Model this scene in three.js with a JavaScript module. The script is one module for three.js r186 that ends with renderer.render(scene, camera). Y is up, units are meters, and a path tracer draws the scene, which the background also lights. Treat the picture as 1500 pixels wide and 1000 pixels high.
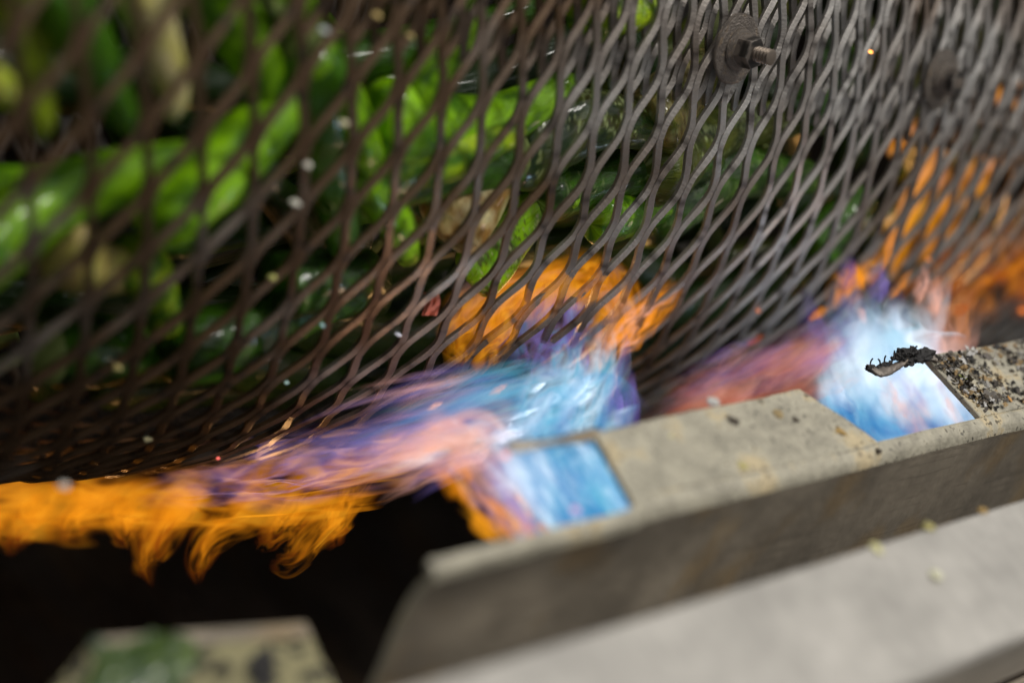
import * as THREE from 'three';
import { createNoise3D } from 'simplex-noise';
import { mergeGeometries } from 'three/addons/utils/BufferGeometryUtils.js';

// ---------------------------------------------------------------- camera, sky, sun, exposure
const V = (x, y, z) => new THREE.Vector3(x, y, z);
const scene = new THREE.Scene();
const CAM = V(0, 1.2, 0);
const RIGHT = V(0.70312, 0.3376, 0.62582), UPV = V(0.08528, 0.83372, -0.54557), BACK = V(-0.70594, 0.43697, 0.55741);
const camera = new THREE.PerspectiveCamera(2 * Math.atan(0.2) * 180 / Math.PI, 1.5, 0.05, 60);
camera.position.copy(CAM);
camera.quaternion.setFromRotationMatrix(new THREE.Matrix4().makeBasis(RIGHT, UPV, BACK));
camera.focus = 0.79;
camera.userData.fStop = 2.8;
scene.add(camera);
const renderer = new THREE.WebGLRenderer({ antialias: true });
renderer.toneMapping = THREE.LinearToneMapping;
renderer.toneMappingExposure = 1.0;
renderer.shadowMap.enabled = true;
{ // an overcast sky, brighter towards the zenith
  const W = 64, H = 32, data = new Float32Array(W * H * 4);
  for (let y = 0; y < H; y++) for (let x = 0; x < W; x++) {
    const up = Math.sin(((y + 0.5) / H - 0.5) * Math.PI), k = Math.max(0, up), g = up < 0 ? 0.06 : 0.05 + 1.0 * k, i = (y * W + x) * 4;
    data[i] = g * 0.99; data[i + 1] = g; data[i + 2] = g * 1.01; data[i + 3] = 1;
  }
  const sky = new THREE.DataTexture(data, W, H, THREE.RGBAFormat, THREE.FloatType);
  sky.mapping = THREE.EquirectangularReflectionMapping; sky.magFilter = THREE.LinearFilter; sky.needsUpdate = true;
  scene.background = sky; scene.environment = sky;
}
const sun = new THREE.DirectionalLight(new THREE.Color(1, 0.96, 0.9), 2.0);
sun.position.set(1.7, 4.9, 1.0); sun.target.position.set(0.6, 0.9, -0.4);
sun.castShadow = true; sun.shadow.radius = 24;
Object.assign(sun.shadow.camera, { left: -2, right: 2, top: 2, bottom: -2, near: 0.1, far: 12 });
scene.add(sun, sun.target);

// ---------------------------------------------------------------- helpers
function rng(seed) { return () => { seed = (seed + 0x6d2b79f5) | 0; let t = Math.imul(seed ^ (seed >>> 15), 1 | seed); t = (t + Math.imul(t ^ (t >>> 7), 61 | t)) ^ t; return ((t ^ (t >>> 14)) >>> 0) / 4294967296; }; }
const N3 = createNoise3D(rng(11));
const fbm = (x, y, z, o = 4) => { let s = 0, a = 0.5, f = 1; for (let i = 0; i < o; i++) { s += a * N3(x * f, y * f, z * f + i * 7.3); a *= 0.5; f *= 2.03; } return s; };
const { clamp, lerp, smoothstep } = THREE.MathUtils;
const mixc = (a, b, t) => [0, 1, 2].map((i) => lerp(a[i], b[i], t));
const rgb = (r, g, b) => new THREE.Color().setRGB(r, g, b);
const lin = (r, g, b) => [r, g, b].map((c) => { c /= 255; return c <= 0.04045 ? c / 12.92 : ((c + 0.055) / 1.055) ** 2.4; });
const FPX = 2500;                                                   // focal length in photograph pixels
const ray = (px, py) => RIGHT.clone().multiplyScalar((px - 750) / FPX).addScaledVector(UPV, (500 - py) / FPX).addScaledVector(BACK, -1);
const at = (px, py, d) => CAM.clone().addScaledVector(ray(px, py), d);
const used = {};
function numbered(n) { const k = used[n] = (used[n] ?? -1) + 1; return k ? n + '_' + String(k).padStart(3, '0') : n; }
function tag(o, label, category, group, kind) { o.userData = {}; if (label) o.userData.label = label; if (category) o.userData.category = category; if (group) o.userData.group = group; if (kind) o.userData.kind = kind; return o; }
function base(name, pos = V(0, 0, 0)) { const g = new THREE.Group(); g.name = numbered(name); g.position.copy(pos); scene.add(g); return g; }
function mesh(name, geo, mat, parent = scene) {
  const m = new THREE.Mesh(geo, mat); m.name = parent === scene ? numbered(name) : name;
  m.castShadow = m.receiveShadow = true; parent.add(m); return m;
}
function toLocal(geo, root) { geo.translate(-root.position.x, -root.position.y, -root.position.z); return geo; }
function grid(nu, nv, f, closedV = false) {                         // f(u, v) -> {p, c?, uv?}
  const pos = [], col = [], uvs = [], idx = []; let k = 0;
  for (let i = 0; i <= nu; i++) for (let j = 0; j <= nv; j++) {
    const q = f(i / nu, j / nv); pos.push(q.p.x, q.p.y, q.p.z); if (q.c) { col.push(...q.c); k = q.c.length; }
    uvs.push(...(q.uv ?? [i / nu, j / nv]));
    if (i < nu && j < nv) { const a = i * (nv + 1) + j, b = a + nv + 1; idx.push(a, b, a + 1, b, b + 1, a + 1); }
  }
  const g = new THREE.BufferGeometry();
  g.setAttribute('position', new THREE.Float32BufferAttribute(pos, 3));
  g.setAttribute('uv', new THREE.Float32BufferAttribute(uvs, 2));
  if (k) g.setAttribute('color', new THREE.Float32BufferAttribute(col, k));
  g.setIndex(idx); g.computeVertexNormals();
  if (closedV) {                                                    // weld the seam's normals
    const n = g.attributes.normal;
    for (let i = 0; i <= nu; i++) { const a = i * (nv + 1), b = a + nv, v = V(n.getX(a) + n.getX(b), n.getY(a) + n.getY(b), n.getZ(a) + n.getZ(b)).normalize(); n.setXYZ(a, v.x, v.y, v.z); n.setXYZ(b, v.x, v.y, v.z); }
  }
  return g;
}
function canvasTex(W, H, f, srgb) {
  const d = new Uint8Array(W * H * 4);
  for (let y = 0; y < H; y++) for (let x = 0; x < W; x++) { const c = f(x / W, y / H), i = (y * W + x) * 4; for (let k = 0; k < 3; k++) d[i + k] = clamp(Math.round(c[k] * 255), 0, 255); d[i + 3] = 255; }
  const t = new THREE.DataTexture(d, W, H, THREE.RGBAFormat); t.magFilter = THREE.LinearFilter; t.minFilter = THREE.LinearMipmapLinearFilter; t.generateMipmaps = true;
  t.wrapS = t.wrapT = THREE.MirroredRepeatWrapping; if (srgb) t.colorSpace = THREE.SRGBColorSpace; t.needsUpdate = true; return t;
}
const repeated = (t, x, y) => { const c = t.clone(); c.repeat.set(x, y); c.needsUpdate = true; return c; };

// ---------------------------------------------------------------- drum frame: an axis, its angle phi (down from the side that faces the viewer) and a radius
const DC = V(-0.01611, 0.99284, -0.72329), DD = V(0.99501, -0.09959, 0.00636).normalize(), A1 = V(0.08692, 0.83355, -0.54556), A2 = V(0.04903, 0.54339, 0.83805);
const DR = 0.28402, LWD = 0.0506, SWD = 0.023386, S0 = 0.15471, X0 = 0.57774, SKEW = -0.0298;
const radial = (phi) => A2.clone().multiplyScalar(Math.cos(phi)).addScaledVector(A1, -Math.sin(phi));
const drumPt = (a, phi, r) => DC.clone().addScaledVector(DD, a).addScaledVector(radial(phi), r);
function drumHit(px, py, R = DR) {                                   // depth along a line of sight from the photographer's place
  const r = ray(px, py), o = CAM.clone().sub(DC), rp = r.clone().addScaledVector(DD, -r.dot(DD)), op = o.clone().addScaledVector(DD, -o.dot(DD));
  const a = rp.dot(rp), b = 2 * rp.dot(op), c = op.dot(op) - R * R, d = b * b - 4 * a * c; return d < 0 ? null : (-b - Math.sqrt(d)) / (2 * a);
}

// ---------------------------------------------------------------- textures
const speckTex = canvasTex(512, 512, (x, y) => {                     // grimy heated steel: pale grey with tan and dark blotches
  const a = fbm(x * 5, y * 5, 1, 5), b = fbm(x * 22, y * 22, 5, 4), c = fbm(x * 70, y * 70, 9, 2);
  let g = 0.86 + 0.18 * a + 0.12 * b + 0.06 * c; const dark = smoothstep(b + 0.5 * c, 0.4, 0.56) * 0.5 + 0.12 * smoothstep(N3(x * 6, y * 240, 77), 0.6, 0.85), tan = smoothstep(a + 0.4 * b, 0.05, 0.5) * 0.25;
  g *= 1 - dark; return [g, g * (1 - 0.2 * tan), g * (1 - 0.55 * tan)];
}, true);
const grimeTex = canvasTex(512, 512, (x, y) => {                     // scorched sheet steel
  const a = fbm(x * 4, y * 4, 31, 5), b = fbm(x * 18, y * 26, 35, 4), r = smoothstep(fbm(x * 6, y * 5, 41, 4), 0.0, 0.6);
  const g = (0.84 + 0.3 * a + 0.05 * b) * (1 - 0.12 * smoothstep(N3(x * 5, y * 160, 47), 0.55, 0.85)); return [g * (1 + 0.05 * r), g * (1 - 0.02 * r), g * (1 - 0.14 * r)];
}, true);
const paleTex = canvasTex(512, 512, (x, y) => {                      // pale wiped steel
  const a = fbm(x * 3, y * 7, 51, 5), b = fbm(x * 24, y * 12, 55, 4), s = smoothstep(fbm(x * 30, y * 30, 58, 2), 0.42, 0.55) * 0.4;
  const g = (0.9 + 0.12 * a + 0.05 * b) * (1 - 0.12 * s); return [g, g * 0.99, g * 0.975];
}, true);
const bumpTex = canvasTex(256, 256, (x, y) => { const g = 0.5 + 0.5 * fbm(x * 14, y * 14, 71, 5); return [g, g, g]; });
const skinBump = canvasTex(256, 256, (x, y) => { const g = 0.5 + 0.4 * fbm(x * 6, y * 10, 81, 4) - 0.3 * smoothstep(fbm(x * 18, y * 18, 84, 2), 0.3, 0.6); return [g, g, g]; });

// ---------------------------------------------------------------- materials
const M = {};
M.strand = new THREE.MeshStandardMaterial({ vertexColors: true, roughness: 0.42, metalness: 0.45, bumpMap: repeated(bumpTex, 40, 40), bumpScale: 0.0003 });
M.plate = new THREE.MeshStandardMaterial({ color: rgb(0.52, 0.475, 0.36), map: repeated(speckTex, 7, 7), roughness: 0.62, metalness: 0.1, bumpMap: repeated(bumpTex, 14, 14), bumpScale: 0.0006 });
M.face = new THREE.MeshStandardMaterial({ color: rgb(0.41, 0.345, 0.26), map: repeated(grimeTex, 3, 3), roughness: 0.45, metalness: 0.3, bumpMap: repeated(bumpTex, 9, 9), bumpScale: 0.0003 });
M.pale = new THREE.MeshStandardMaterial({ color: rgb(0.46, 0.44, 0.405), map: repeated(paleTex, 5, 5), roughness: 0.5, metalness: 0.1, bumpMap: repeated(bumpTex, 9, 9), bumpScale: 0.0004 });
M.soot = new THREE.MeshPhysicalMaterial({ color: rgb(0.03, 0.023, 0.017), map: repeated(grimeTex, 3, 3), roughness: 0.95, specularIntensity: 0.2, bumpMap: repeated(bumpTex, 6, 6), bumpScale: 0.004 });
M.bolt = new THREE.MeshStandardMaterial({ color: rgb(0.21, 0.175, 0.145), map: repeated(speckTex, 2, 2), roughness: 0.5, metalness: 0.45, bumpMap: repeated(bumpTex, 3, 3), bumpScale: 0.0006 });
M.thread = new THREE.MeshStandardMaterial({ color: rgb(0.2, 0.16, 0.125), roughness: 0.4, metalness: 0.7 });
M.pepper = new THREE.MeshPhysicalMaterial({ vertexColors: true, roughness: 0.4, specularIntensity: 0.4, clearcoat: 0.4, clearcoatRoughness: 0.1, bumpMap: repeated(skinBump, 2, 4), bumpScale: 0.0009 });
M.stem = new THREE.MeshStandardMaterial({ color: rgb(0.2, 0.26, 0.06), roughness: 0.7, bumpMap: bumpTex, bumpScale: 0.001 });
M.char = new THREE.MeshStandardMaterial({ color: rgb(0.022, 0.02, 0.019), roughness: 0.85 });
M.flake = new THREE.MeshStandardMaterial({ color: 0xffffff, roughness: 0.8, side: THREE.DoubleSide });
M.ground = new THREE.MeshStandardMaterial({ color: rgb(0.05, 0.048, 0.045), roughness: 0.95 });
M.flame = new THREE.MeshBasicMaterial({ vertexColors: true, transparent: true, depthWrite: false, side: THREE.DoubleSide });

// ---------------------------------------------------------------- ground and the sooty housing behind and below the drum
{
  const g = new THREE.PlaneGeometry(40, 40); g.rotateX(-Math.PI / 2);
  tag(mesh('ground', g, M.ground), 'grey ground under the roaster', null, null, 'structure');
  const h = base('roaster_housing', V(0.6, 0.3, -0.85)); tag(h, 'sooty black steel housing behind and beneath the drum', 'housing');
  const prof = [];                                                  // a rounded trough, open to the front: floor, curved back, upright back, then an unseen hood added to darken the inside
  prof.push([-0.30, 0.50]); prof.push([-0.6, 0.47]); for (let i = 0; i <= 14; i++) { const t = i / 14 * Math.PI / 2; prof.push([-0.85 - 0.33 * Math.sin(t), 0.80 - 0.33 * Math.cos(t)]); } prof.push([-1.18, 1.3], [-1.1, 1.42], [-0.95, 1.45], [-0.62, 1.36]);
  mesh('trough_and_added_hood', toLocal(grid(40, prof.length - 1, (u, v) => {
    const q = prof[Math.round(v * (prof.length - 1))], x = lerp(-0.25, 2.2, u), w = 0.012 * fbm(x * 5, q[0] * 5, q[1] * 5, 3); return { p: V(x, q[1] + w, q[0] + w), uv: [x, v * 1.6] };
  }), h), M.soot, h);
  for (const x of [-0.25, 2.2]) {
    const s = new THREE.Shape(prof.map((q) => new THREE.Vector2(q[0], q[1]))); s.lineTo(-0.30, 0.8);
    const e = new THREE.ExtrudeGeometry(s, { depth: 0.006, bevelEnabled: false }); e.rotateY(-Math.PI / 2); e.translate(x, 0, 0);
    const p = e.attributes.position; for (let i = 0; i < p.count; i++) { const X = p.getX(i), Z = p.getZ(i); p.setXYZ(i, X, p.getY(i), Z); }
    mesh('end_wall', toLocal(e, h), M.soot, h);
  }
}

// ---------------------------------------------------------------- the drum of expanded metal
const drum = base('roasting_drum', drumPt(0.6, 0, 0));
tag(drum, 'rusty expanded metal roasting drum full of green chiles above the flames', 'roasting drum');
function expanded(a0, a1, s0, s1, R, offA, offS, per, w, t, simple) {
  const h = SWD / 2, amp = h / 2 - w * 0.35, pos = [], nor = [], col = [], uvs = [], idx = [];
  const k0 = Math.floor((a0 - X0 - offA) / h), k1 = Math.ceil((a1 - X0 - offA) / h), b = 0.22;
  // ring: a bevelled rectangle, two points at each corner
  const ring = simple ? [[1, 1], [-1, 1], [-1, -1], [1, -1]].map(([x, y]) => [x * w / 2, y * t / 2, x * 0.7, y * 0.7])
    : [[1, 1 - b, 1, 0], [1 - b, 1, 0, 1], [-1 + b, 1, 0, 1], [-1, 1 - b, -1, 0], [-1, -1 + b, -1, 0], [-1 + b, -1, 0, -1], [1 - b, -1, 0, -1], [1, -1 + b, 1, 0]].map(([x, y, nx, ny]) => [x * w / 2, y * t / 2, nx, ny]);
  const nr = ring.length, n = Math.round((s1 - s0) / LWD * per), T = V(0, 0, 0), tw = -0.34;
  for (let k = k0; k <= k1; k++) {
    const ctr = (s) => {                                           // centre line of strand k
      const j = (s - S0 - offS) / (LWD / 2), x = (((j - k) % 2) + 2) % 2, tri = x < 1 ? 2 * x - 1 : 3 - 2 * x;
      const q = clamp(tri * 1.3, -1, 1), A = amp * (q * (1.5 - 0.5 * q * q) * 0.55 + q * 0.45);
      const wob = 0.0004 * N3(k * 0.7, s * 30, 3.1 + R * 90);
      const a = X0 + offA + (k + 0.5) * h + A + SKEW * (s - S0) + wob, r = R - 0.14 * A + 0.0011 * N3(a * 9, s * 9, 8 + R * 50) ;
      return drumPt(a, s / R, r);
    };
    const start = pos.length / 3;
    for (let i = 0; i <= n; i++) {
      const s = s0 + (s1 - s0) * i / n, P = ctr(s); T.copy(ctr(s + 0.0006)).sub(ctr(s - 0.0006)).normalize();
      const Rn = radial(s / R), S = new THREE.Vector3().crossVectors(T, Rn).normalize(), Nn = new THREE.Vector3().crossVectors(S, T);
      const thick = 1 + 0.10 * N3(k * 1.7, s * 60, 5), ct = Math.cos(tw), st = Math.sin(tw);
      const Sx = S.clone().multiplyScalar(ct).addScaledVector(Nn, st), Nx = Nn.clone().multiplyScalar(ct).addScaledVector(S, -st);
      const e = P.clone().sub(DC).dot(DD), rustShade = clamp(0.3 + 0.9 * fbm(e * 9, s * 9, 2.5, 4) + smoothstep(0.62 - e, -0.08, 0.18) * 0.85, 0, 1), pit = smoothstep(N3(e * 420, s * 420, 4), 0.5, 0.75);  // real rust by noise; the darker left end has shade painted in
      const c = mixc(mixc([0.37, 0.35, 0.325], [0.11, 0.064, 0.033], rustShade), [0.03, 0.022, 0.018], 0.75 * pit);
      for (const [x, y, nx, ny] of ring) {
        pos.push(P.x + Sx.x * x * thick + Nx.x * y * thick, P.y + Sx.y * x * thick + Nx.y * y * thick, P.z + Sx.z * x * thick + Nx.z * y * thick);
        nor.push(Sx.x * nx + Nx.x * ny, Sx.y * nx + Nx.y * ny, Sx.z * nx + Nx.z * ny); col.push(...c); uvs.push(s, (x + y) * 0.5 + k * 0.013);
      }
      if (i < n) for (let q = 0; q < nr; q++) { const A = start + i * nr + q, B = start + i * nr + (q + 1) % nr; idx.push(A, A + nr, B, B, A + nr, B + nr); }
    }
    for (const [i, f] of [[0, 1], [n, 0]]) for (let q = 1; q < nr - 1; q++) { const o = start + i * nr; f ? idx.push(o, o + q, o + q + 1) : idx.push(o, o + q + 1, o + q); }
  }
  const g = new THREE.BufferGeometry();
  g.setAttribute('position', new THREE.Float32BufferAttribute(pos, 3)); g.setAttribute('normal', new THREE.Float32BufferAttribute(nor, 3));
  g.setAttribute('color', new THREE.Float32BufferAttribute(col, 3)); g.setAttribute('uv', new THREE.Float32BufferAttribute(uvs, 2)); g.setIndex(idx);
  return toLocal(g, drum);
}
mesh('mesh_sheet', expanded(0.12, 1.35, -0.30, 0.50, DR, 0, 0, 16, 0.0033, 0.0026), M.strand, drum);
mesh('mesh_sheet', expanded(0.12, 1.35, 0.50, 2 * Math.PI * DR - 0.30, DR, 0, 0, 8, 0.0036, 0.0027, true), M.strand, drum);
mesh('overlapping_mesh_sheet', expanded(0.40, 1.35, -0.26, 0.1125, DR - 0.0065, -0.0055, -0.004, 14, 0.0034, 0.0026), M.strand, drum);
function bolt(a, phi, spin, long = 1) {
  const g = new THREE.Group(); g.name = 'bolt'; drum.add(g);
  const out = radial(phi), P = drumPt(a, phi, DR + 0.0024), q = new THREE.Quaternion().setFromUnitVectors(V(0, 1, 0), out);
  g.position.copy(P).sub(drum.position); g.quaternion.copy(q);
  const L = (pts) => new THREE.LatheGeometry(pts.map(([x, y]) => new THREE.Vector2(x, y)), 48);
  const wg = L([[0.0035, -0.0008], [0.0158, -0.0008], [0.0164, -0.0002], [0.0164, 0.0008], [0.0158, 0.0014], [0.0035, 0.0014]]), p = wg.attributes.position;
  for (let i = 0; i < p.count; i++) { const d = Math.hypot(p.getX(i), p.getZ(i)); p.setY(i, p.getY(i) + 0.05 * (0.016 - d) + 0.0004 * N3(p.getX(i) * 90, p.getZ(i) * 90, a)); } wg.computeVertexNormals();
  mesh('washer', wg, M.bolt, g);
  mesh('washer', L([[0.0035, 0.0016], [0.0096, 0.0016], [0.0099, 0.0021], [0.0096, 0.0029], [0.0078, 0.0044], [0.0035, 0.0044]]), M.bolt, g);
  const hex = new THREE.Shape(); for (let i = 0; i < 6; i++) { const t = i / 6 * 2 * Math.PI + spin; hex[i ? 'lineTo' : 'moveTo'](0.0070 * Math.cos(t), 0.0070 * Math.sin(t)); }
  const hg = new THREE.ExtrudeGeometry(hex, { depth: 0.0066, bevelEnabled: true, bevelSize: 0.0005, bevelThickness: 0.0006, bevelSegments: 2 }); hg.rotateX(-Math.PI / 2); hg.translate(0, 0.0044, 0);
  mesh('nut', hg, M.bolt, g);
  const th = []; for (let i = 0; i <= 90 - (long ? 0 : 44); i++) { const y = 0.0022 + i * 0.0002; th.push([0.0031 + 0.0006 * Math.cos(i * 0.2 / 1.8 * 2 * Math.PI), y]); } { const e = th[th.length - 1][1]; th.push([0.0024, e + 0.0003], [0, e + 0.0004]); };
  mesh('threaded_shank', L(th), M.thread, g);
  return g;
}
bolt(0.6469, 0.3044, 0.3); bolt(0.8358, 0.2764, 0.9, 0);

// ---------------------------------------------------------------- chile peppers
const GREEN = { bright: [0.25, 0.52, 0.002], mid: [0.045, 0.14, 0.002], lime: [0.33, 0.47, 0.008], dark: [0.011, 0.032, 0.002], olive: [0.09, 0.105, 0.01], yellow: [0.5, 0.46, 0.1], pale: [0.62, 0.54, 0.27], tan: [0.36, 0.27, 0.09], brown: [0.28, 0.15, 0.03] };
function pepperGeo(len, r, bend, seed, tone, tone2, blister, R, hi) {
  const ph = R() * 6.28, lobes = 3, spine = (u) => V(len * (u - 0.5), bend * Math.sin(Math.PI * u) + bend * 0.5 * Math.sin(2 * Math.PI * u + seed), bend * 0.4 * Math.sin(Math.PI * u * 1.4 + seed));
  const prof = (u) => (u < 0.1 ? 0.62 + 0.38 * Math.sin(u / 0.1 * Math.PI / 2) : lerp(1, 0.42, ((u - 0.1) / 0.9) ** 1.5)) * Math.sqrt(clamp((1 - u) / 0.09, 0, 1)) * Math.min(1, Math.sqrt(u / 0.012));
  return grid(hi ? 96 : 30, hi ? 60 : 20, (u, v) => {
    const t = v * 2 * Math.PI, lob = 1 + 0.05 * Math.cos(lobes * t + ph + u * 1.3) * (1 - 0.5 * u) + 0.05 * fbm(u * 5, Math.cos(t) * 1.3, Math.sin(t) * 1.3 + seed, 3);
    const p = spine(u), q = r * prof(u) * lob; p.y += q * Math.cos(t); p.z += q * Math.sin(t) * 0.9;
    const m = fbm(u * 4 + seed * 3, Math.cos(t) * 0.9, Math.sin(t) * 0.9, 4), fs = 300 * r / 3.14, fine = hi ? fbm(u * len * 300 + seed, Math.cos(t) * fs * 1.6, Math.sin(t) * fs * 1.6, 3) : 0;
    let c = mixc(GREEN[tone], GREEN[tone2], clamp(0.35 + m * 1.3 + fine * 0.3, 0, 1));
    if (blister) { const bl = smoothstep(fine + 0.5 * m, 0.3, 0.46) * blister; c = mixc(c, [0.34, 0.4, 0.16], bl); const ch = smoothstep(-fine + 0.5 * m, 0.2, 0.42) * blister; c = mixc(c, [0.05, 0.035, 0.012], ch * 0.8); }
    return { p, c, uv: [u, v] };
  }, true);
}
const calyxGeo = (r) => new THREE.LatheGeometry([[0.0001, 0.006], [r * 0.3, 0.0055], [r * 0.55, 0.003], [r * 0.72, 0], [r * 0.66, -0.003]].map(([x, y]) => new THREE.Vector2(x, y)), 16);
function pepper(mid, dir, len, r, o) {
  const R = rng(o.seed), g = base('chile_pepper', mid);
  g.quaternion.setFromUnitVectors(V(1, 0, 0), dir.clone().normalize()); g.rotateX(R() * 6.28);
  mesh('pepper_body', pepperGeo(len, r, o.bend ?? (R() - 0.5) * 0.03, o.seed * 1.37, o.tone, o.tone2 ?? o.tone, o.blister ?? 0, R, o.hi), M.pepper, g);
  if (o.stem) {
    const c = calyxGeo(r); c.rotateZ(Math.PI / 2); c.translate(-len / 2, 0, 0); mesh('calyx', c, M.stem, g);
    const s = len / 2, st = new THREE.TubeGeometry(new THREE.CatmullRomCurve3([V(-s - 0.003, 0, 0), V(-s - 0.014, 0.002, 0), V(-s - 0.028, 0.008, 0.003)]), 8, 0.0028, 7); mesh('stem', st, M.stem, g);
  }
  tag(g, o.label, 'chile pepper', o.group); return g;
}
// from stem to tip in photograph pixels, behind the mesh by so many millimetres
const PEP = [
  [[-90, 390], [330, 222], 24, 32, 0.0165, 'bright', 'mid', 0, 'bright green chile lying level at the left edge of the drum'],
  [[200, 335], [500, 92], 26, 28, 0.0170, 'bright', 'mid', 0, 'bright green chile slanting up to the right, left of the white seeds'],
  [[438, 50], [486, 380], 32, 34, 0.0145, 'mid', 'mid', 0, 'green chile hanging upright behind the pale seeds on the mesh'],
  [[440, 60], [556, 255], 26, 24, 0.0120, 'bright', 'mid', 0, 'small green chile tip pointing down right of the upright one'],
  [[545, 190], [868, 140], 22, 26, 0.0170, 'bright', 'mid', 0, 'light green chile lying level with a white glint, above centre'],
  [[520, 260], [780, 190], 34, 22, 0.0150, 'mid', 'lime', 0, 'yellowish green chile just below the level light green one'],
  [[560, 285], [860, 230], 26, 28, 0.0190, 'mid', 'dark', 0, 'dark green glossy chile under the two light green ones'],
  [[690, 350], [775, 255], 16, 24, 0.0185, 'brown', 'pale', 0, 'scorched brown and pale chile end above the middle flame'],
  [[700, 430], [866, 295], 18, 16, 0.0140, 'bright', 'mid', 1, 'green chile with white blisters just above the orange flame'],
  [[775, 245], [1010, 205], 18, 14, 0.0175, 'dark', 'olive', 0.8, 'dark mottled chile lying level left of the first bolt'],
  [[800, 305], [1080, 245], 22, 20, 0.0170, 'dark', 'mid', 0.35, 'dark green mottled chile below the level mottled one'],
  [[880, 350], [1010, 330], 14, 14, 0.0120, 'mid', 'bright', 0.3, 'small green chile tip right of the orange flame'],
  [[985, 190], [1060, 110], 18, 20, 0.0190, 'olive', 'tan', 0.5, 'olive blistered chile below the washer of the first bolt'],
  [[960, 262], [1210, 195], 20, 18, 0.0200, 'olive', 'dark', 0.7, 'olive roasted chile lower right of the first bolt'],
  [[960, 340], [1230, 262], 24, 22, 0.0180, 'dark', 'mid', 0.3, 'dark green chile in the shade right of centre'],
  [[1200, 380], [1300, 300], 16, 18, 0.0160, 'mid', 'dark', 0, 'green chile near the orange flame on the right'],
  [[1190, 180], [1250, 60], 24, 22, 0.0180, 'dark', 'mid', 0, 'dark green chile upright behind the mesh near the glowing ember'],
  [[520, 240], [606, 380], 30, 26, 0.0115, 'bright', 'mid', 0, 'light green chile tip left of the scorched brown one'],
  [[120, 392], [215, 418], 20, 20, 0.0135, 'tan', 'yellow', 0, 'tan and yellow chile end low on the left'],
  [[200, 400], [245, 470], 30, 30, 0.0130, 'mid', 'lime', 0, 'hooked green chile beside the tan one low on the left'],
  [[150, -190], [212, 40], 20, 20, 0.0130, 'bright', 'mid', 0, 'green chile tip with a glint at the top left'],
  [[222, 35], [244, 128], 14, 14, 0.0092, 'pale', 'yellow', 0, 'cream coloured chile end at the top left'],
  [[-140, 60], [22, 134], 20, 20, 0.0100, 'yellow', 'lime', 0, 'yellow green chile tip at the left border'],
  [[10, -60], [64, 202], 24, 24, 0.0100, 'olive', 'lime', 0, 'olive green chile tip hanging at the far left'],
  [[70, -60], [188, 196], 28, 24, 0.0125, 'mid', 'mid', 0, 'green chile tip with a glint left of the cream one'],
  [[385, -160], [452, 92], 26, 26, 0.0140, 'bright', 'mid', 0, 'bright green chile hanging down from the top left of centre'],
  [[285, -70], [396, 190], 36, 30, 0.0140, 'mid', 'bright', 0, 'bright green chile end above the slanting one'],
  [[890, 30], [980, -20], 20, 20, 0.0150, 'lime', 'mid', 0.6, 'light green blistered chile at the top left of the first bolt'],
  [[640, 120], [668, 60], 24, 24, 0.0120, 'bright', 'mid', 0, 'small upright green chile with a bright glint at the top centre'],
  [[240, 540], [560, 460], 20, 30, 0.0180, 'dark', 'mid', 0, 'green chile darkened for shade at the lower left of the drum'],  // these last three get their shade through the dark tone
  [[80, 560], [330, 540], 20, 30, 0.0180, 'dark', 'mid', 0, 'green chile darkened for shade low in the left corner of the drum'],
  [[420, 450], [560, 400], 20, 30, 0.0160, 'dark', 'mid', 0, 'green chile darkened for shade left of the salmon coloured scrap'],
];
PEP.forEach(([p, q, d0, d1, r, t1, t2, bl, label], i) => {
  const A = at(...p, (drumHit(...p) ?? 0.75) + d0 / 1000), B = at(...q, (drumHit(...q) ?? 0.75) + d1 / 1000), mid = A.clone().lerp(B, 0.5), dir = B.clone().sub(A), len = Math.max(dir.length(), 0.055);
  // keep the fruit inside the mesh
  const rel = mid.clone().sub(DC), ax = rel.dot(DD), rv = rel.clone().addScaledVector(DD, -ax), most = DR - 0.006 - r; if (rv.length() > most) mid.copy(DC).addScaledVector(DD, ax).addScaledVector(rv.normalize(), most);
  pepper(mid, dir, len, r, { seed: 100 + i, tone: t1, tone2: t2, blister: bl, bend: len * 0.06 * (i % 2 ? 1 : -1), stem: len > 0.06 && i % 3 === 0, label, hi: true });
});
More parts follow.
